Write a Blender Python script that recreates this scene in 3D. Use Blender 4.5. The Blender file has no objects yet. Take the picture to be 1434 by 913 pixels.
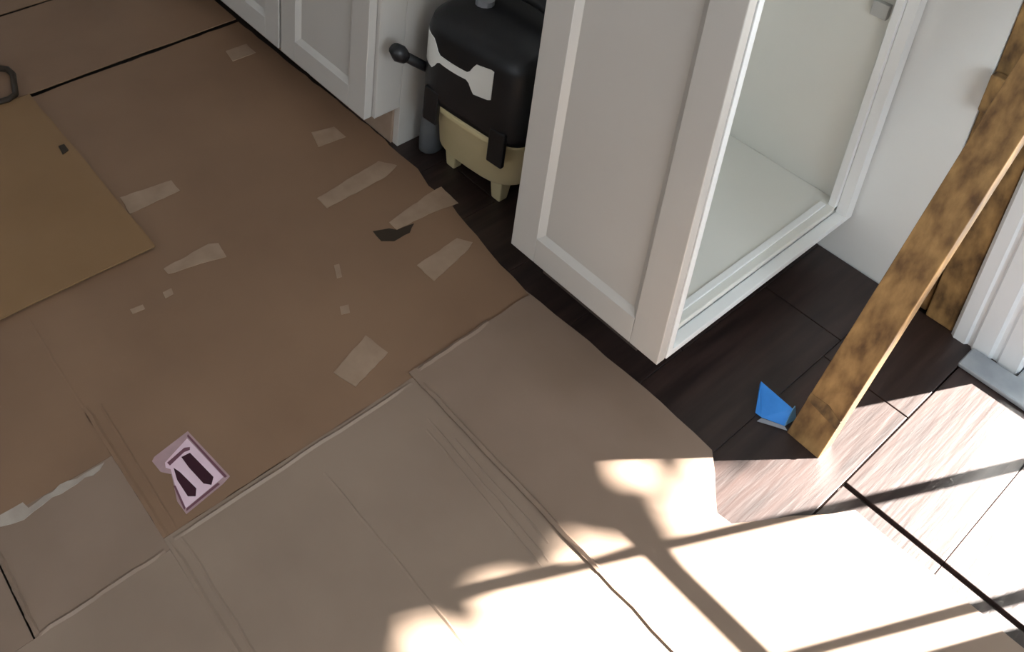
import bpy, bmesh, math, random
from mathutils import Vector, Matrix

# ------------------------------------------------------------------ camera
S = bpy.context.scene
COL = S.collection
CAM_H = 1.55
FPX, CX, CY = 1483.5, 499.0, -73.0            # focal length and principal point in 1434x913 pixels
RIGHT = Vector((0.6107, 0.7910, 0.0366)).normalized()
DOWN = Vector((0.4050, -0.2723, -0.8728))
DOWN = (DOWN - RIGHT * DOWN.dot(RIGHT)).normalized()
FWD = RIGHT.cross(DOWN).normalized()
cam_d = bpy.data.cameras.new('camera')
cam = bpy.data.objects.new('camera', cam_d)
COL.objects.link(cam)
mw = Matrix((RIGHT, -DOWN, -FWD)).transposed().to_4x4()
mw.translation = (0, 0, CAM_H)
cam.matrix_world = mw
cam_d.sensor_width = 36
cam_d.lens = FPX * 36 / 1434
cam_d.shift_x = (717 - CX) / 1434
cam_d.shift_y = -(456.5 - CY) / 1434
cam_d.clip_start = 0.02
S.camera = cam

# ------------------------------------------------------------------ world, sun, added fill lights, exposure
S.view_settings.view_transform = 'Standard'
S.view_settings.look = 'None'
S.view_settings.gamma = 1.0
S.view_settings.use_curve_mapping = False
S.view_settings.exposure = 0.0
w = bpy.data.worlds.new('world'); S.world = w; w.use_nodes = True
bg = w.node_tree.nodes['Background']
bg.inputs[0].default_value = (0.62, 0.78, 1.0, 1)
bg.inputs[1].default_value = 1.6

SUN_AZ = Vector((-0.405, -0.914, 0)).normalized()      # horizontal travel of the sunlight
sd = bpy.data.lights.new('sun', 'SUN'); sd.energy = 75; sd.angle = math.radians(0.53); sd.color = (1.0, 0.95, 0.88)
sun = bpy.data.objects.new('sun', sd); COL.objects.link(sun)
sun.rotation_euler = (SUN_AZ + Vector((0, 0, -1))).to_track_quat('-Z', 'Y').to_euler()

def area(name, loc, to, sx, sy, e, c):
    d = bpy.data.lights.new(name, 'AREA'); d.shape = 'RECTANGLE'; d.size = sx; d.size_y = sy; d.energy = e; d.color = c
    o = bpy.data.objects.new(name, d); COL.objects.link(o); o.location = loc
    o.rotation_euler = (Vector(to) - Vector(loc)).to_track_quat('-Z', 'Y').to_euler()
    return o
area('side_fill_light', (1.44, 0.4, 1.45), (0.0, 0.4, 1.15), 1.4, 1.2, 27, (0.88, 0.96, 1.0))  # cool fill added from the right, at an unseen window opening
area('rear_fill_light', (-0.2, -2.44, 1.5), (-0.2, 0, 1.2), 1.9, 1.2, 8, (1.0, 0.90, 0.80))  # weak warm fill added behind the camera, at an unseen window opening

# ------------------------------------------------------------------ helpers
def g(x, y, z=0.0):
    """pixel of the photograph -> point on the horizontal plane z"""
    d = RIGHT * ((x - CX) / FPX) + DOWN * ((y - CY) / FPX) + FWD
    t = (z - CAM_H) / d.z
    return Vector((d.x * t, d.y * t, z))

def obj(name, bm, mat, parent=None, smooth=False, bevel=0, kind=None):
    bmesh.ops.recalc_face_normals(bm, faces=bm.faces[:])
    me = bpy.data.meshes.new(name); bm.to_mesh(me); bm.free()
    if smooth:
        for p in me.polygons: p.use_smooth = True
    o = bpy.data.objects.new(name, me); COL.objects.link(o)
    if mat: me.materials.append(mat)
    if parent: o.parent = parent
    if bevel:
        b = o.modifiers.new('bevel', 'BEVEL'); b.width = bevel; b.segments = 2; b.limit_method = 'ANGLE'
    if kind: o['kind'] = kind
    return o

def tag(o, label, cat, group=None):
    o['label'] = label; o['category'] = cat
    if group: o['group'] = group
    return o

def thing(name, label, cat, loc=(0, 0, 0), group=None):
    o = bpy.data.objects.new(name, None); COL.objects.link(o); o.location = loc; o.empty_display_size = 0.1
    return tag(o, label, cat, group)

def bx(bm, x0, x1, y0, y1, z0, z1):
    v = [bm.verts.new((x, y, z)) for z in (z0, z1) for y in (y0, y1) for x in (x0, x1)]
    for f in ((0, 1, 3, 2), (4, 5, 7, 6), (0, 1, 5, 4), (2, 3, 7, 6), (0, 2, 6, 4), (1, 3, 7, 5)):
        bm.faces.new([v[i] for i in f])
    return bm

def box(name, d, mat, parent=None, bevel=0, kind=None):
    return obj(name, bx(bmesh.new(), *d), mat, parent, bevel=bevel, kind=kind)

def prism(bm, pts, z0, z1):
    a = [bm.verts.new((p[0], p[1], z0)) for p in pts]; b = [bm.verts.new((p[0], p[1], z1)) for p in pts]
    n = len(pts)
    bm.faces.new(a); bm.faces.new(b)
    for i in range(n):
        j = (i + 1) % n; bm.faces.new((a[i], a[j], b[j], b[i]))
    return bm

def rings(bm, rs, cap=True):
    """skin a list of equally long vertex rings"""
    V = [[bm.verts.new(p) for p in r] for r in rs]
    n = len(V[0])
    for a, b in zip(V, V[1:]):
        for i in range(n):
            j = (i + 1) % n; bm.faces.new((a[i], a[j], b[j], b[i]))
    if cap: bm.faces.new(V[0]); bm.faces.new(V[-1])
    return bm

def tube(bm, pts, r, n=10):
    pts = [Vector(p) for p in pts]; out = []
    rr = r if isinstance(r, (list, tuple)) else [r] * len(pts)
    for i, p in enumerate(pts):
        t = (pts[min(i + 1, len(pts) - 1)] - pts[max(i - 1, 0)]).normalized()
        q = t.to_track_quat('Z', 'Y'); 
        out.append([p + q @ Vector((math.cos(2 * math.pi * k / n) * rr[i], math.sin(2 * math.pi * k / n) * rr[i], 0)) for k in range(n)])
    return rings(bm, out)

# ------------------------------------------------------------------ materials
def mat(name, col, rough=0.5, col2=None, scale=6, stretch=(1, 1, 1), detail=4, bump=0.0, bscale=60, metallic=0, spec=0.5, lo=0.35, hi=0.65, coat=0):
    m = bpy.data.materials.new(name); m.use_nodes = True; nt = m.node_tree
    b = nt.nodes['Principled BSDF']
    b.inputs['Roughness'].default_value = rough; b.inputs['Metallic'].default_value = metallic
    b.inputs['Specular IOR Level'].default_value = spec
    if coat: b.inputs['Coat Weight'].default_value = coat; b.inputs['Coat Roughness'].default_value = 0.25
    tc = nt.nodes.new('ShaderNodeTexCoord'); mp = nt.nodes.new('ShaderNodeMapping')
    mp.inputs['Scale'].default_value = stretch
    nt.links.new(tc.outputs['Object'], mp.inputs[0])
    n = nt.nodes.new('ShaderNodeTexNoise'); n.inputs['Scale'].default_value = scale; n.inputs['Detail'].default_value = detail
    nt.links.new(mp.outputs[0], n.inputs['Vector'])
    cr = nt.nodes.new('ShaderNodeValToRGB')
    cr.color_ramp.elements[0].position = lo; cr.color_ramp.elements[1].position = hi
    cr.color_ramp.elements[0].color = (*col, 1); cr.color_ramp.elements[1].color = (*(col2 or [c * 1.06 for c in col]), 1)
    nt.links.new(n.outputs['Fac'], cr.inputs[0]); nt.links.new(cr.outputs[0], b.inputs['Base Color'])
    if bump:
        n2 = nt.nodes.new('ShaderNodeTexNoise'); n2.inputs['Scale'].default_value = bscale; n2.inputs['Detail'].default_value = 5
        nt.links.new(mp.outputs[0], n2.inputs['Vector'])
        bp = nt.nodes.new('ShaderNodeBump'); bp.inputs['Strength'].default_value = bump; bp.inputs['Distance'].default_value = 0.004
        nt.links.new(n2.outputs['Fac'], bp.inputs['Height']); nt.links.new(bp.outputs[0], b.inputs['Normal'])
    return m

M = {}
M['paint'] = mat('cabinet_paint', (0.54, 0.51, 0.47), 0.33, (0.57, 0.54, 0.50), 3)
M['paintlit'] = mat('cabinet_paint_lit', (0.80, 0.81, 0.80), 0.35, (0.84, 0.85, 0.84), 4)  # paler copy of the cabinet paint, with the door light put into the colour
M['interior'] = mat('cabinet_interior', (0.70, 0.70, 0.65), 0.5, (0.76, 0.75, 0.70), 2.2)
M['raw'] = mat('raw_panel_edge', (0.30, 0.21, 0.15), 0.7, (0.36, 0.26, 0.19), 20)
M['kick'] = mat('toe_kick_board', (0.10, 0.07, 0.055), 0.7)  # dark colour carries the shade of the recess under the cabinet
M['wall'] = mat('wall_paint', (0.72, 0.73, 0.71), 0.7, (0.76, 0.77, 0.75), 4, bump=0.08, bscale=120)
M['ceil'] = mat('ceiling_paint', (0.7, 0.69, 0.67), 0.9)
M['vinyl'] = mat('white_vinyl', (0.82, 0.85, 0.87), 0.35, (0.85, 0.88, 0.90), 4)
M['sub'] = mat('subfloor', (0.03, 0.022, 0.018), 0.8)
M['lam'] = mat('dark_laminate', (0.015, 0.009, 0.008), 0.36, (0.046, 0.027, 0.023), 9, (6, 0.5, 1), 6, bump=0.16, bscale=14, lo=0.3, hi=0.75)
M['paperA'] = mat('kraft_grey', (0.235, 0.160, 0.112), 0.55, (0.275, 0.190, 0.138), 5, bump=0.18, bscale=16)
M['paperB'] = mat('kraft_brown', (0.225, 0.130, 0.076), 0.55, (0.265, 0.156, 0.092), 4, bump=0.15, bscale=14)
M['paperC'] = mat('kraft_gold', (0.245, 0.137, 0.060), 0.62, (0.28, 0.160, 0.074), 4, bump=0.12, bscale=12)
M['paperD'] = mat('kraft_pale', (0.255, 0.180, 0.130), 0.55, (0.295, 0.212, 0.156), 5, bump=0.2, bscale=18)
M['tape'] = mat('paper_tape', (0.32, 0.215, 0.145), 0.55, (0.37, 0.255, 0.175), 30, bump=0.2, bscale=60)
M['tapeW'] = mat('pale_tape', (0.36, 0.295, 0.245), 0.55, (0.44, 0.37, 0.31), 30, bump=0.2, bscale=60)
M['pink'] = mat('sticker_pink', (0.78, 0.55, 0.63), 0.5, (0.84, 0.62, 0.70), 30)
M['pinkm'] = mat('sticker_border', (0.40, 0.26, 0.27), 0.5, (0.46, 0.30, 0.31), 40)
M['maroon'] = mat('sticker_ink', (0.035, 0.003, 0.012), 0.5)
M['blue'] = mat('blue_tape', (0.02, 0.20, 0.62), 0.4, (0.04, 0.27, 0.75), 20)
M['bluelight'] = mat('blue_tape_highlight', (0.25, 0.52, 0.80), 0.35)  # highlight on the tape, put into a paler blue
M['pinkdark'] = mat('sticker_line', (0.16, 0.06, 0.085), 0.5)
M['stud'] = mat('framing_lumber', (0.05, 0.024, 0.008), 0.7, (0.40, 0.235, 0.085), 26, (1.6, 1.6, 0.7), 7, bump=0.4, bscale=40, lo=0.30, hi=0.72)
M['board'] = mat('pine_board', (0.10, 0.046, 0.012), 0.6, (0.42, 0.24, 0.085), 20, (2.2, 2.2, 0.6), 7, bump=0.25, bscale=30, lo=0.3, hi=0.7)
M['boardedge'] = M['board']
M['cream'] = mat('cream_plastic', (0.58, 0.49, 0.27), 0.42, (0.64, 0.54, 0.32), 6)
M['black'] = mat('black_plastic', (0.008, 0.008, 0.009), 0.4, (0.012, 0.012, 0.014), 8)
M['label'] = mat('white_label', (0.78, 0.77, 0.72), 0.5)
M['grey'] = mat('grey_plastic', (0.07, 0.075, 0.08), 0.5, (0.10, 0.105, 0.11), 10)
M['lgrey'] = mat('light_grey_plastic', (0.28, 0.28, 0.30), 0.5)
M['bracket'] = mat('bracket_grey', (0.42, 0.42, 0.40), 0.5)
M['alu'] = mat('threshold_metal', (0.30, 0.33, 0.36), 0.5, (0.38, 0.41, 0.44), 25, metallic=0.2)
M['cord'] = mat('dark_cord', (0.03, 0.018, 0.009), 0.6)
M['crumb'] = mat('plaster_crumb', (0.45, 0.38, 0.31), 0.8)
M['leaf'] = mat('leaf', (0.05, 0.12, 0.03), 0.6)
M['bark'] = mat('bark', (0.09, 0.06, 0.04), 0.9)
M['patio'] = mat('patio_concrete', (0.35, 0.34, 0.32), 0.9, (0.42, 0.41, 0.39), 3, bump=0.2, bscale=50)
gm = bpy.data.materials.new('clear_pane'); gm.use_nodes = True; nt = gm.node_tree
for n in list(nt.nodes): nt.nodes.remove(n)
o_ = nt.nodes.new('ShaderNodeOutputMaterial'); mx = nt.nodes.new('ShaderNodeMixShader'); mx.inputs[0].default_value = 0.06
t_ = nt.nodes.new('ShaderNodeBsdfTransparent'); gl = nt.nodes.new('ShaderNodeBsdfGlossy'); gl.inputs['Roughness'].default_value = 0.02
nt.links.new(t_.outputs[0], mx.inputs[1]); nt.links.new(gl.outputs[0], mx.inputs[2]); nt.links.new(mx.outputs[0], o_.inputs[0])
M['glass'] = gm

# ------------------------------------------------------------------ room shell
X0, X1, Y0, Y1, H = -3.6, 1.5, -2.5, 1.775, 2.5
DX0, DX1, DH = -0.335, 0.62, 2.06              # doorway in the back wall
def struct(name, bm, m, parent=None, bevel=0):
    return obj(name, bm, m, parent, bevel=bevel, kind='structure')

floor = struct('floor', bx(bmesh.new(), X0, X1, Y0, Y1 + 0.12, -0.10, -0.010), M['sub'])
bm = bmesh.new()
WS = -0.476                                     # the painted wall stops here: bare framing beside the doorway
bx(bm, X0, WS, Y1, Y1 + 0.12, -0.01, H)
bx(bm, WS, DX0, Y1 + 0.075, Y1 + 0.12, -0.01, H)
bx(bm, DX1, X1, Y1, Y1 + 0.12, -0.01, H)
bx(bm, DX0, DX1, Y1, Y1 + 0.12, DH, H)
wb = struct('wall_back', bm, M['wall'])
struct('wall_left', bx(bmesh.new(), X0 - 0.12, X0, Y0, Y1 + 0.12, -0.01, H), M['wall'])
bm = bmesh.new()
bx(bm, X1, X1 + 0.12, Y0, Y1 + 0.12, -0.01, 0.8); bx(bm, X1, X1 + 0.12, Y0, Y1 + 0.12, 2.1, H)
bx(bm, X1, X1 + 0.12, Y0, -0.35, 0.8, 2.1); bx(bm, X1, X1 + 0.12, 1.15, Y1 + 0.12, 0.8, 2.1)
struct('wall_right', bm, M['wall'])
bm = bmesh.new()
bx(bm, X0, X1, Y0 - 0.12, Y0, -0.01, 0.9); bx(bm, X0, X1, Y0 - 0.12, Y0, 2.1, H)
bx(bm, X0, -1.15, Y0 - 0.12, Y0, 0.9, 2.1); bx(bm, 0.75, X1, Y0 - 0.12, Y0, 0.9, 2.1)
struct('wall_front', bm, M['wall'])
struct('ceiling', bx(bmesh.new(), X0 - 0.12, X1 + 0.12, Y0 - 0.12, Y1 + 0.12, H, H + 0.1), M['ceil'])
struct('ground', bx(bmesh.new(), -8, 10, Y1 + 0.12, 14, -0.25, -0.12), M['patio'])

# laminate planks where they show, running away from the cabinets towards the door wall
rnd = random.Random(4)
PW = 0.160
for k in range(-8, 4):
    xa = -0.330 + k * PW; xb = xa + PW - (0.0025 if k == -1 else 0.0005)
    if xa >= -0.34:
        cuts = [0.45, 1.3125, None, 1.3225, Y1 - 0.004]
    else:
        off = rnd.uniform(0.0, 0.5); cuts = [0.78, 1.12 + off, None, 1.1225 + off, Y1 - 0.004]
    for a, b in ((cuts[0], cuts[1]), (cuts[3], cuts[4])):
        if b - a > 0.02:
            o = box('plank', (xa, xb, a, b, -0.010, 0.0), M['lam'], floor, bevel=0.001)

# ------------------------------------------------------------------ doorway: white frame, glazed door, threshold
d1 = bpy.data.objects.new('door_1', None); COL.objects.link(d1); d1['kind'] = 'structure'
prof = [(-0.376, Y1), (-0.376, 1.766), (-0.370, 1.760), (-0.350, 1.760), (-0.346, 1.766), (-0.340, 1.766), (-0.336, 1.760), (-0.308, 1.760), (-0.303, 1.770),
        (-0.296, 1.770), (-0.292, 1.766), (-0.262, 1.766), (-0.258, 1.775), (-0.258, 1.88), (-0.335, 1.88), (-0.335, Y1)]
obj('frame_jamb', prism(bmesh.new(), prof, 0.0, DH), M['vinyl'], d1)
obj('frame_jamb', prism(bmesh.new(), [(0.363 - p[0], p[1]) for p in prof][::-1], 0.0, DH), M['vinyl'], d1)
box('frame_head', (-0.258, 0.62, 1.80, 1.88, DH - 0.06, DH), M['vinyl'], d1)
GY = 1.84
bm = bmesh.new()
bx(bm, -0.258, 0.615, GY - 0.02, GY + 0.02, 0.02, 0.15)
bx(bm, -0.258, 0.615, GY - 0.02, GY + 0.02, 1.93, 2.0)
bx(bm, 0.182, 0.615, GY - 0.02, GY + 0.02, 0.15, 1.93)
obj('door_leaf', bm, M['vinyl'], d1)
for x in (-0.062, 0.135):
    box('muntin', (x - 0.0065, x + 0.0065, GY - 0.008, GY + 0.008, 0.15, 1.93), M['vinyl'], d1)
box('muntin', (-0.258, 0.182, GY - 0.007, GY + 0.007, 0.940, 0.970), M['vinyl'], d1)
for xa, xb in ((-0.252, -0.0685), (-0.0555, 0.1285), (0.1415, 0.182)):
    for za, zb in ((0.15, 0.940), (0.970, 1.93)):
        box('pane', (xa, xb, GY - 0.002, GY + 0.002, za, zb), M['glass'], d1)
tr = struct('trim_1', prism(bmesh.new(), [(-0.334, 1.700), (0.62, 1.690), (0.62, 1.82), (-0.256, 1.82), (-0.256, 1.757), (-0.334, 1.757)], 0.0, 0.010), M['alu'], None, 0.003)

# bare framing between the painted wall and the door frame
def stud(x0, x1, y0, y1, z0, z1, label, name='framing_stud', group=None):
    o = box(name, (x0, x1, y0, y1, z0, z1), M['stud'], None, 0.003)
    return tag(o, label, 'lumber', group)
stud(-0.475, -0.432, Y1 + 0.004, Y1 + 0.07, 0.0, 2.3, 'rough brown framing stud against the cut edge of the white wall')
stud(-0.428, -0.378, Y1 - 0.006, Y1 + 0.06, 0.0, 2.3, 'rough brown framing stud against the fluted white door frame')
stud(-0.470, -0.385, Y1 - 0.028, Y1 - 0.007, 0.47, 0.545, 'short pale wood block nailed across the two framing studs', 'wood_block')

# ------------------------------------------------------------------ shaker doors and cabinets
def shaker_door(x0, x1, yf, z0, z1, parent, rail=0.058, th=0.021, name='door'):
    """door facing -y; returns the frame mesh that carries panel and bevels"""
    root = bmesh.new()
    yb = yf + th
    bx(root, x0, x0 + rail, yf, yb, z0, z1); bx(root, x1 - rail, x1, yf, yb, z0, z1)
    bx(root, x0 + rail, x1 - rail, yf, yb, z0, z0 + rail); bx(root, x0 + rail, x1 - rail, yf, yb, z1 - rail, z1)
    d = obj(name, root, M['paint'], parent, bevel=0.0015)
    xi0, xi1, zi0, zi1 = x0 + rail, x1 - rail, z0 + rail, z1 - rail
    box('panel', (xi0 - 0.004, xi1 + 0.004, yf + 0.010, yb - 0.003, zi0 - 0.004, zi1 + 0.004), M['paint'], d)
    bw = 0.011                                   # sloping moulding around the panel
    b = bmesh.new()
    o4 = [(xi0, zi0), (xi1, zi0), (xi1, zi1), (xi0, zi1)]
    i4 = [(xi0 + bw, zi0 + bw), (xi1 - bw, zi0 + bw), (xi1 - bw, zi1 - bw), (xi0 + bw, zi1 - bw)]
    A = [b.verts.new((p[0], yf + 0.001, p[1])) for p in o4]; B = [b.verts.new((p[0], yf + 0.0098, p[1])) for p in i4]
    C = [b.verts.new((p[0], yf + 0.0098, p[1])) for p in o4]
    for i in range(4):
        j = (i + 1) % 4
        b.faces.new((A[i], A[j], B[j], B[i])); b.faces.new((A[i], A[j], C[j], C[i])); b.faces.new((B[i], B[j], C[j], C[i]))
    obj('moulding', b, M['paint'], d)
    return d

ZB, ZT = 0.11, 0.875
YF, YBK = 1.166, 1.768
# end cabinet with its right side open
ec = thing('base_cabinet', 'white shaker base cabinet with open empty side facing the leaning board', 'cabinet', (-0.78, 1.47, 0))
def P(name, d, m, parent, bevel=0.001):           # part box in world coordinates, parented to a thing at its base
    lx, ly, lz = parent.location
    return box(name, (d[0] - lx, d[1] - lx, d[2] - ly, d[3] - ly, d[4] - lz, d[5] - lz), m, parent, bevel)
EX0, EX1 = -0.950, -0.609
YC = YF + 0.024
P('side_panel', (EX0, EX0 + 0.016, YC, YBK, ZB, ZT), M['interior'], ec)
P('bottom_panel', (EX0 + 0.016, EX1 - 0.020, YC + 0.02, YBK - 0.018, ZB + 0.014, ZB + 0.030), M['interior'], ec)
P('back_panel', (EX0 + 0.016, EX1 - 0.020, YBK - 0.017, YBK - 0.009, ZB + 0.014, ZT), M['interior'], ec)
P('top_panel', (EX0 + 0.016, EX1 - 0.020, YC + 0.02, YBK - 0.018, ZT - 0.016, ZT), M['interior'], ec)
P('inner_front', (EX0 + 0.016, EX1 - 0.020, YC, YC + 0.016, ZB, ZT), M['interior'], ec)
# frame round the open side: two stepped layers on each edge
P('front_stile', (EX1 - 0.020, EX1, YC, YC + 0.014, ZB, ZT), M['paintlit'], ec)
P('front_stile', (EX1 - 0.026, EX1 - 0.008, YC + 0.014, YC + 0.030, ZB, ZT), M['paintlit'], ec)
P('bottom_rail', (EX1 - 0.020, EX1, YC + 0.014, YBK, ZB, ZB + 0.014), M['paintlit'], ec)
P('bottom_rail', (EX1 - 0.034, EX1 - 0.020, YC + 0.030, YBK - 0.03, ZB, ZB + 0.019), M['paintlit'], ec)
P('bottom_rail', (EX1 - 0.046, EX1 - 0.034, YC + 0.030, YBK - 0.05, ZB, ZB + 0.034), M['paintlit'], ec)
P('back_stile', (EX1 - 0.020, EX1, YBK - 0.030, YBK, ZB + 0.014, ZT), M['paintlit'], ec)
P('back_stile', (EX1 - 0.034, EX1 - 0.020, YBK - 0.042, YBK - 0.030, ZB + 0.019, ZT), M['paintlit'], ec)
P('toe_kick', (EX0 + 0.02, EX1 - 0.09, YF + 0.085, YBK, 0.0, ZB), M['kick'], ec)
P('shelf_bracket', (EX1 - 0.075, EX1 - 0.045, YBK - 0.03, YBK - 0.018, 0.555, 0.585), M['bracket'], ec)
lx, ly, _ = ec.location
shaker_door(EX0 - lx, EX1 - lx - 0.001, YF - ly, ZB + 0.001, ZT - 0.005, ec)

# left run of cabinets: each unit a thing
def left_cabinet(x0, x1, label, doors):
    t = thing('base_cabinet', label, 'cabinet', ((x0 + x1) / 2, 1.47, 0))
    P('side_panel', (x1 - 0.018, x1, YC + 0.070, YBK, 0.0, ZT), M['paint'], t)
    P('side_panel', (x1 - 0.018, x1, YC, YC + 0.0695, ZB + 0.001, ZT), M['paint'], t)
    P('side_panel', (x0, x0 + 0.018, YC, YBK, ZB, ZT), M['paint'], t)
    P('bottom_panel', (x0 + 0.018, x1 - 0.018, YC, YBK - 0.01, ZB, ZB + 0.018), M['interior'], t)
    P('back_panel', (x0 + 0.018, x1 - 0.018, YBK - 0.01, YBK, ZB, ZT), M['interior'], t)
    P('toe_kick', (x0, x1 - 0.018, YC + 0.065, YC + 0.080, 0.0, ZB), M['raw'], t)
    P('stile', (x1 - 0.040, x1, YC - 0.0015, YC - 0.0005, ZB, ZT), M['paint'], t)
    lx, ly, _ = t.location
    for a, b in doors: shaker_door(a - lx, b - lx, YF - ly, ZB + 0.001, ZT - 0.005, t)
left_cabinet(-1.722, -1.388, 'white shaker base cabinet standing beside the black and cream vacuum', [(-1.717, -1.397)])
left_cabinet(-2.40, -1.724, 'white shaker base cabinet row unit beyond the one beside the vacuum', [(-2.058, -1.727), (-2.395, -2.062)])
# worktops above the frame of the picture
tag(box('worktop', (-2.42, -1.37, 1.14, 1.77, ZT, ZT + 0.03), M['lgrey'], None, 0.003), 'grey worktop slab on the long row of white cabinets', 'worktop')

# ------------------------------------------------------------------ floor protection sheets
def edge_walk(pts, step=0.06, j=0.0015, seed=1):
    r = random.Random(seed); out = []
    for i, p in enumerate(pts):
        q = pts[(i + 1) % len(pts)]
        a, b = Vector((p[0], p[1])), Vector((q[0], q[1])); n = max(1, int((b - a).length / step))
        nrm = Vector((-(b - a).y, (b - a).x)).normalized()
        for k in range(n):
            c = a.lerp(b, k / n)
            if k: c = c + nrm * r.uniform(-j, j)
            out.append(c)
    return out
def sheet(name, pts, lay, m, label, cat, th=0.003, j=0.0015, seed=1, step=0.06):
    z0 = 0.0005 + lay * 0.0035
    o = obj(name, prism(bmesh.new(), edge_walk(pts, step, j, seed), z0, z0 + th), m)
    return tag(o, label, cat)
def crease(parent, a, b, z, wd=0.004, h=0.003, m=None, name='crease'):
    a, b = Vector((a[0], a[1], z)), Vector((b[0], b[1], z)); d = (b - a).normalized(); n = Vector((-d.y, d.x, 0)) * wd
    N = 12; r = random.Random(int(abs(a.x * 1000 + b.y * 777))); rs = []
    for k in range(N + 1):
        c = a.lerp(b, k / N) + Vector((-d.y, d.x, 0)) * r.uniform(-0.0012, 0.0012)
        f = 0.25 if k in (0, N) else r.uniform(0.7, 1.0)
        rs.append([c - n, c + Vector((0, 0, h * f)), c + n])
    return obj(name, rings(bmesh.new(), rs), m or parent.data.materials[0], parent)
R2 = lambda x0, x1, y0, y1: [(x0, y0), (x1, y0), (x1, y1), (x0, y1)]
T0, T1 = 0.0035, 0.0070                              # upper faces of the two layers
s_far = sheet('cardboard_sheet', R2(-3.2, -2.397, -0.4, 1.236), 1, M['paperB'], 'brown cardboard sheet furthest along the cabinet row, beyond a dark gap', 'cardboard', seed=3)
s_top = sheet('cardboard_sheet', R2(-2.387, -2.031, -0.3, 1.236), 1, M['paperB'], 'narrow brown cardboard sheet with the dark cord loop at its edge', 'cardboard', seed=4)
big = [(-2.020, 0.398), (-1.45, 0.398), (-0.893, 0.398), (-0.893, 1.190), g(735, 408), g(700, 372), g(668, 332), g(655, 318), g(640, 300), g(628, 282), g(600, 262), g(585, 238), g(560, 218), g(545, 205), (-1.42, 1.250), (-2.020, 1.236)]
s_big = sheet('cardboard_sheet', big, 0, M['paperB'], 'large brown cardboard sheet carrying the pink sticker and several tape strips', 'cardboard', j=0.002, seed=5, step=0.03)
s_gold = sheet('cardboard_sheet', [(-2.030, -0.35), (-1.425, -0.35), (-1.420, 0.668), (-2.022, 0.662)], 1, M['paperC'], 'golden brown cardboard sheet lifted slightly off the large brown sheet', 'cardboard', th=0.003, seed=6)
s_gold.location.z = 0.006  # lifted so the gap under its edge gives a dark line of shade
s_mid = sheet('floor_paper', R2(-0.8925, 0.55, 0.3980, 0.888), 0, M['paperD'], 'greyish floor paper with long parallel wrinkles and folded seams', 'floor paper', j=0.0002, seed=7)
right = [(-0.902, 0.884), (0.55, 0.884), (0.55, 1.285), (-0.06, 1.284), g(1196, 718), g(1158, 724), g(1110, 726), g(1070, 732), g(1023, 737), g(1003, 722), g(1001, 700), g(1000, 666), g(996, 634), g(900, 545), g(800, 462), g(735, 410), (-0.902, 1.185)]
s_right = sheet('floor_paper', right, 1, M['paperA'], 'floor paper running under the cabinet door with a torn sunlit corner', 'floor paper', j=0.002, seed=8, step=0.035)
s_sq = sheet('floor_paper', R2(-1.062, -0.8725, 0.190, 0.3975), 0, M['paperA'], 'small square of floor paper with a pale torn tape edge', 'floor paper', j=0.0002, seed=9)
s_left = sheet('floor_paper', R2(-1.45, -1.0625, -0.3, 0.3975), 0, M['paperB'], 'floor paper between the golden cardboard and the pale torn tape', 'floor paper', j=0.0002, seed=10)
s_low = sheet('floor_paper', R2(-0.872, 0.55, -0.3, 0.3975), 0, M['paperD'], 'plain greyish floor paper on the opposite side of the double seam from the pink sticker', 'floor paper', j=0.0002, seed=11)
s_cor = sheet('floor_paper', R2(-1.062, -0.8725, -0.3, 0.187), 0, M['paperA'], 'floor paper beside the small square, past its raised bright edge', 'floor paper', j=0.0002, seed=12)
# folds and raised edges
crease(s_big, (-1.42, 0.399), (-1.16, 0.399), T0, 0.003, 0.001)
crease(s_big, (-1.17, 0.403), (-0.893, 0.403), T0, 0.005, 0.003)
crease(s_big, (-1.16, 0.425), (-0.893, 0.420), T0, 0.003, 0.002)
crease(s_mid, (-0.885, 0.403), (-0.45, 0.403), T0, 0.005, 0.003)
crease(s_mid, (-0.885, 0.421), (-0.50, 0.419), T0, 0.003, 0.002)
crease(s_mid, (-0.884, 0.41), (-0.884, 0.875), T0, 0.004, 0.0035)
crease(s_mid, (-0.838, 0.655), (-0.50, 0.658), T0, 0.003, 0.002)
crease(s_mid, (-0.815, 0.852), (-0.525, 0.838), T0, 0.0025, 0.002)
crease(s_mid, (-0.80, 0.836), (-0.525, 0.822), T0, 0.0025, 0.002)
crease(s_mid, (-0.76, 0.862), (-0.545, 0.858), T0, 0.0025, 0.0022)
crease(s_right, (-0.87, 0.889), (-0.47, 0.887), T1, 0.005, 0.0055, name='curled_edge')
crease(s_right, (-0.897, 0.90), (-0.900, 1.075), T1, 0.005, 0.0035)
crease(s_sq, (-0.875, 0.195), (-0.875, 0.390), T0, 0.004, 0.003)
crease(s_sq, (-1.06, 0.194), (-0.875, 0.194), T0, 0.004, 0.005, name='curled_edge')

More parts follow.
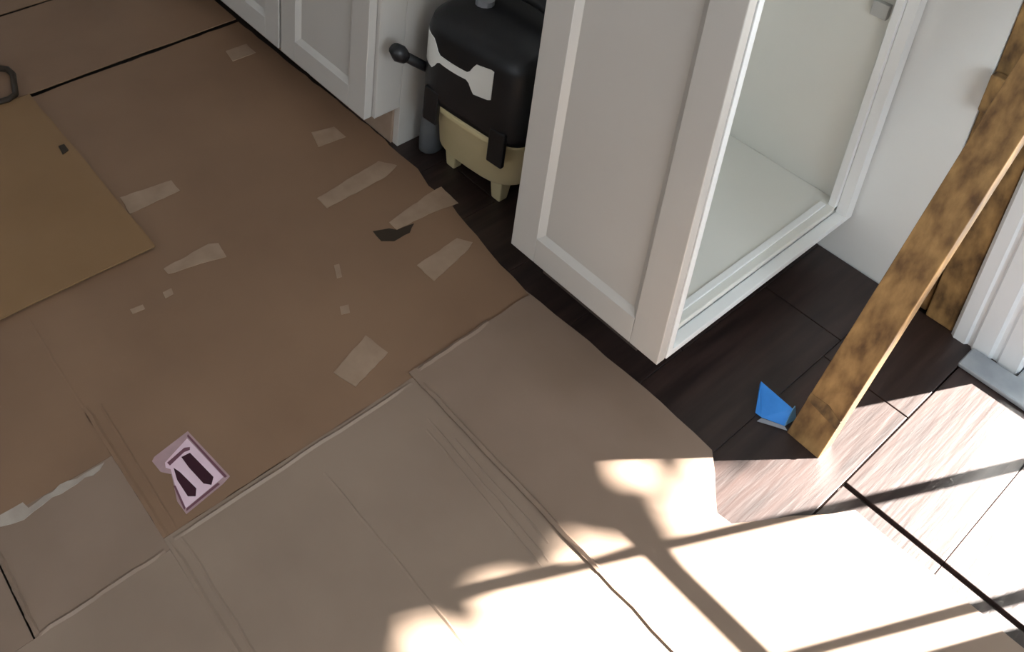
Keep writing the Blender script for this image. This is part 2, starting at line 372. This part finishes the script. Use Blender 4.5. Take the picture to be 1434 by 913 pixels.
# ------------------------------------------------------------------ tape strips and bits on the sheets
def strip(px, z, m, label, cat='tape', name='tape_strip', th=0.0012, group=None, j=0.0012, seed=2):
    pts = edge_walk([g(x, y, z) for x, y in px], 0.012, j, seed)
    return tag(obj(name, prism(bmesh.new(), pts, z + 0.0002, z + 0.0002 + th), m), label, cat, group)
strip([(168, 277), (240, 253), (252, 267), (182, 300)], T0, M['tape'], 'straight tan tape strip beside the golden cardboard corner, nearer the cabinets', seed=1)
strip([(229, 377), (292, 342), (306, 341), (317, 360), (290, 367), (236, 384)], T0, M['tape'], 'tan tape strip with a folded wide end beside the golden cardboard', seed=2)
strip([(467, 522), (512, 470), (543, 494), (498, 542)], T0, M['tape'], 'short wide rectangle of tan tape near the seam crossing', seed=3)
strip([(444, 278), (530, 226), (556, 232), (540, 248), (458, 292)], T0, M['tape'], 'long tan tape strip reaching the sheet edge near the left cabinet corner', seed=4)
strip([(545, 312), (600, 272), (618, 262), (642, 285), (600, 300), (556, 322)], T0, M['tape'], 'tan tape strip beside the dark hole in the cardboard', seed=5)
strip([(584, 372), (640, 334), (662, 340), (655, 350), (608, 394)], T0, M['tape'], 'tan tape strip at the sheet edge in front of the dark gap', seed=6)
strip([(436, 186), (468, 178), (484, 192), (446, 206)], T0, M['tape'], 'small smudged tape scrap below the first cabinet door', j=0.0002, seed=7)
strip([(316, 72), (345, 62), (358, 74), (326, 86)], T0, M['tape'], 'small faint tape scrap under the further cabinet doors', seed=8)
strip([(0, 722), (32, 704), (40, 712), (62, 695), (95, 674), (118, 664), (146, 648), (140, 658), (98, 684), (62, 706), (34, 728), (0, 738)], T0, M['tapeW'], 'pale torn tape running along the small square of floor paper', seed=9, j=0.003)
for px, lab in (([(228, 410), (240, 404), (243, 412), (232, 418)], 'tiny tan scrap under the folded tape strip'),
                ([(182, 434), (200, 427), (203, 433), (186, 440)], 'tiny flat tan scrap on the brown cardboard near its dark edge'),
                ([(476, 430), (488, 427), (490, 438), (478, 441)], 'tiny round pale scrap above the short wide tape'),
                ([(468, 372), (475, 370), (479, 388), (472, 390)], 'tiny upright pale scrap beside a stain on the cardboard')):
    strip(px, T0, M['tape'], lab, 'scrap', 'paper_scrap', seed=11)
strip([(522, 324), (545, 320), (556, 322), (580, 313), (574, 326), (552, 338), (534, 338)], T0, M['cord'], 'dark torn hole in the cardboard beside a tape strip', 'hole', 'torn_hole', th=0.0004, seed=12)
strip([(82, 206), (90, 203), (96, 211), (88, 217)], 0.0130, M['cord'], 'small dark knot on the edge of the golden cardboard', 'debris', 'debris_crumb', th=0.003, seed=13)

# pink sticker: pale face, dark border line, two dark bars and a base line
st = thing('sticker', 'pink sticker with two dark maroon bars on the brown cardboard', 'sticker', g(265, 662, T0))
def print_piece(name, px, z, th, m):
    o0 = st.location
    return obj(name, prism(bmesh.new(), [g(x, y, z) - Vector((o0.x, o0.y, 0)) for x, y in px], z - o0.z, z - o0.z + th), m, st)
print_piece('backing', [(263, 604), (322, 667), (312, 678), (261, 720), (248, 702), (240, 664), (225, 661), (213, 646), (216, 640)], T0 + 0.0002, 0.0006, M['pinkm'])
print_piece('face', [(262, 614), (313, 668), (260, 712), (248, 690), (239, 657), (232, 655), (231, 648)], T0 + 0.0009, 0.0004, M['pink'])
ink = [(('bar'), [(254, 640), (266, 634), (299, 668), (296, 679), (285, 677), (264, 654)]),
       (('bar'), [(243, 655), (252, 661), (275, 684), (274, 695), (263, 695), (248, 672)]),
       (('base_line'), [(234, 648), (258, 627), (266, 626), (266, 630), (258, 633), (238, 652)]),
       (('border_line'), [(262, 611), (263, 608), (318, 667), (315, 669)]),
       (('border_line'), [(243, 680), (246, 680), (260, 711), (258, 714)]),
       (('border_line'), [(261, 712), (305, 676), (308, 678), (261, 716)])]
for n, px in ink: print_piece(n, px, T0 + 0.0014, 0.0002, M['maroon'] if n == 'bar' else M['pinkdark'])

# cord loop at the corner of the golden cardboard
lp = [g(-30, 96, 0.018), g(-5, 95, 0.018), g(10, 97, 0.018), g(18, 104, 0.018), g(20, 120, 0.018), g(22, 132, 0.018), g(12, 139, 0.018), g(-10, 145, 0.018), g(-30, 150, 0.018)]
tag(obj('cord_loop', tube(bmesh.new(), lp, 0.0075, 8), M['cord'], smooth=True), 'dark cord loop lying at the corner of the golden cardboard', 'cord')

# ------------------------------------------------------------------ leaning board, blue tape
lb = thing('leaning_board', 'narrow brown wood board leaning from the dark floor against the door frame', 'board', (-0.41, 1.335, 0))
v = Vector((0.050, 0.372, 0.927)); T = 0.99
b0 = [Vector(p) for p in ((-0.440, 1.325, 0), (-0.381, 1.323, 0), (-0.381, 1.366, 0), (-0.440, 1.368, 0))]
bm = bmesh.new(); N = 8
rings(bm, [[p + v * (T * k / N) - lb.location for p in b0] for k in range(N + 1)])
obj('plank', bm, M['board'], lb, bevel=0.0015)
bm = bmesh.new()                                  # darker knot band near the foot
kn = [(0.0, 0.068), (1.0, 0.058), (1.0, 0.072), (0.55, 0.082), (0.0, 0.080)]
fa = [b0[0].lerp(b0[1], a) + v * (t / 0.927) - lb.location for a, t in kn]
A = [bm.verts.new(p + Vector((0, -0.0008, 0))) for p in fa]; B = [bm.verts.new(p + Vector((0, 0.002, 0))) for p in fa]
bm.faces.new(A); bm.faces.new(B)
for i in range(len(A)): bm.faces.new((A[i], A[(i + 1) % len(A)], B[(i + 1) % len(A)], B[i]))
obj('knot', bm, M['stud'], lb)

bt = thing('tape_scrap', 'crumpled bright blue masking tape scrap beside the foot of the leaning board', 'tape', g(1085, 592))
def bt_poly(name, pts, m, th=0.0015):
    bm = bmesh.new(); n = (pts[1] - pts[0]).cross(pts[2] - pts[0]).normalized() * th
    A = [bm.verts.new(p - bt.location) for p in pts]; B = [bm.verts.new(p + n - bt.location) for p in pts]
    bm.faces.new(A); bm.faces.new(B)
    for i in range(len(A)): bm.faces.new((A[i], A[(i + 1) % len(A)], B[(i + 1) % len(A)], B[i]))
    obj(name, bm, m, bt)
pa, pb, pc, pd = g(1066, 584, 0.001), g(1098, 596, 0.001), g(1110, 572, 0.028), g(1066, 534, 0.036)
bt_poly('sticky_flap', [pa, pb, pc, pd], M['blue'])
bt_poly('folded_flap', [pb, g(1114, 586, 0.003), g(1113, 568, 0.028), pc], M['bluelight'])
bt_poly('crumpled_edge', [g(1058, 578, 0.001), pa, pd, g(1064, 538, 0.030)], M['blue'])
bt_poly('torn_end', [g(1060, 590, 0.0012), g(1102, 603, 0.0012), g(1098, 597, 0.002), g(1066, 586, 0.002)], M['lgrey'])

# ------------------------------------------------------------------ shop vacuum in the gap
VC = Vector((-1.212, 1.437, 0)); VR = math.radians(5)
vac = thing('shop_vacuum', 'small wet dry vacuum with cream tank and black lid in the cabinet gap', 'vacuum', VC)
def sup(a, b, z, n=40, e=3.4, ang=None):
    out = []
    for k in range(n):
        t = 2 * math.pi * k / n if ang is None else ang[k]
        c, s = math.cos(t), math.sin(t)
        x = math.copysign(abs(c) ** (2 / e), c) * a; y = math.copysign(abs(s) ** (2 / e), s) * b
        out.append(Vector((x * math.cos(VR) - y * math.sin(VR), x * math.sin(VR) + y * math.cos(VR), z)))
    return out
A0, B0 = 0.135, 0.165
obj('tank', rings(bmesh.new(), [sup(A0 * f, B0 * f, z) for f, z in ((0.80, 0.052), (0.88, 0.056), (0.92, 0.066), (0.98, 0.165), (1.0, 0.170))]), M['cream'], vac, smooth=True, bevel=0.002)
obj('tank_rim', rings(bmesh.new(), [sup(A0 * f, B0 * f, z) for f, z in ((1.0, 0.1702), (1.045, 0.172), (1.05, 0.186), (1.02, 0.190))]), M['cream'], vac, smooth=True, bevel=0.002)
lid_prof = ((1.0, 0.1902), (1.06, 0.194), (1.08, 0.215), (1.08, 0.28), (1.08, 0.36), (1.04, 0.385), (0.9, 0.40), (0.55, 0.408))
obj('lid', rings(bmesh.new(), [sup(A0 * f, B0 * f, z, e=5.5) for f, z in lid_prof]), M['black'], vac, smooth=True)
def loc(x, y, z): return Vector((x * math.cos(VR) - y * math.sin(VR), x * math.sin(VR) + y * math.cos(VR), z))
# white label band across the front of the lid: tall at both ends, thin between
bm = bmesh.new(); N = 28; rows = []
for k in range(N + 1):
    u = k / N; x = -0.140 + u * 0.205
    lobe = min(1.0, max(0.0, (0.30 - u) / 0.10)) + min(1.0, max(0.0, (u - 0.70) / 0.10)); lobe *= 1.0 if 0.03 < u < 0.97 else 0.7
    zc = 0.322 - 0.014 * math.sin(math.pi * u); hh = 0.009 + 0.027 * min(1.0, lobe * 1.3)
    yf = -B0 * 1.078 * (1 - min(0.999, abs(x) / (A0 * 1.078)) ** 5.5) ** (1 / 5.5) - 0.0015
    rows.append([loc(x, yf, zc - hh), loc(x, yf, zc + hh), loc(x, yf + 0.006, zc + hh), loc(x, yf + 0.006, zc - hh)])
rings(bm, rows); obj('label_band', bm, M['label'], vac)
hp = [loc(-0.115, -0.02, 0.390), loc(-0.105, -0.03, 0.43), loc(-0.05, -0.03, 0.445), loc(0.05, -0.03, 0.445), loc(0.105, -0.03, 0.43), loc(0.115, -0.02, 0.390)]
obj('handle', tube(bmesh.new(), hp, 0.014, 10), M['black'], vac, smooth=True)
for x in (-0.09, 0.09):
    bm = bmesh.new(); bx(bm, -0.02, 0.02, -0.006, 0.006, 0.14, 0.225)
    bm.transform(Matrix.Translation(loc(x, -B0 * 1.045, 0)) @ Matrix.Rotation(VR, 4, 'Z')); obj('latch', bm, M['black'], vac, bevel=0.003)
pt = bmesh.new(); tube(pt, [loc(-0.06, -0.07, 0.395), loc(-0.06, -0.07, 0.42)], 0.02, 12); obj('switch', pt, M['lgrey'], vac, smooth=False)
for fx, fy in ((-0.066, -0.108), (0.068, -0.112), (-0.08, 0.13), (0.08, 0.13)):
    f = bmesh.new(); c = loc(fx, fy, 0)
    rings(f, [[c + Vector((sx * r, sy * r, z)) for sx, sy in ((-1, -1), (1, -1), (1, 1), (-1, 1))] for z, r in ((0.0, 0.012), (0.02, 0.014), (0.075, 0.019))])
    obj('foot', f, M['cream'], vac, bevel=0.003)
def disc(c, r, w, n=20):
    b = bmesh.new(); rings(b, [[Vector((c[0] + dx, c[1] + math.cos(2 * math.pi * k / n) * rr, c[2] + math.sin(2 * math.pi * k / n) * rr)) for k in range(n)] for dx, rr in ((-w / 2, r * 0.85), (-w * 0.35, r), (w * 0.35, r), (w / 2, r * 0.85))])
    return b
wc = Vector((-1.338, 1.318, 0)) - VC
cs = obj('caster_housing', rings(bmesh.new(), [[wc + Vector((math.cos(2 * math.pi * k / 16) * 0.024 * f, math.sin(2 * math.pi * k / 16) * 0.034 * f, z)) for k in range(16)] for f, z in ((0.7, 0.0), (0.95, 0.008), (1.0, 0.03), (0.95, 0.11), (0.75, 0.135), (0.4, 0.145))]), M['grey'], vac, smooth=True)
lv = obj('lever', tube(bmesh.new(), [Vector(p) - VC for p in ((-1.335, 1.345, 0.195), (-1.338, 1.28, 0.24), (-1.340, 1.205, 0.303))], 0.011, 8), M['black'], vac, smooth=True)
obj('knob', tube(bmesh.new(), [Vector(p) - VC for p in ((-1.334, 1.215, 0.292), (-1.338, 1.203, 0.305), (-1.341, 1.190, 0.322))], [0.014, 0.019, 0.013], 10), M['black'], lv, smooth=True)

# ------------------------------------------------------------------ unseen tree, added outside to shade one edge of the sun patch
tree = thing('shade_tree', 'leafy green tree added out of view to shade the sun patch edge', 'tree', (-0.510, 5.1, -0.12))
obj('trunk', tube(bmesh.new(), [(0, 0, 0), (0.03, 0, 1.5), (0.0, 0.02, 3.2), (0.05, 0, 5.0)], [0.13, 0.10, 0.08, 0.04], 10), M['bark'], tree, smooth=True)
bm = bmesh.new(); rt = random.Random(8)
for k in range(24000):
    while True:
        p = Vector((rt.uniform(-1, 1), rt.uniform(-1, 1), rt.uniform(-1, 1)))
        if p.length < 1: break
    c = Vector((p.x * 1.82, p.y * 2.0, 5.0 + p.z * 2.0)); s = rt.uniform(0.07, 0.14)
    a = Vector((rt.uniform(-1, 1), rt.uniform(-1, 1), rt.uniform(-1, 1))).normalized(); q = a.to_track_quat('Z', 'Y')
    V4 = [bm.verts.new(c + q @ Vector(o)) for o in ((-s, 0, 0), (0, -s * 0.55, 0.01), (s, 0, 0), (0, s * 0.55, 0.01))]
    bm.faces.new(V4)
lf = obj('foliage', bm, M['leaf'], tree, kind='stuff')
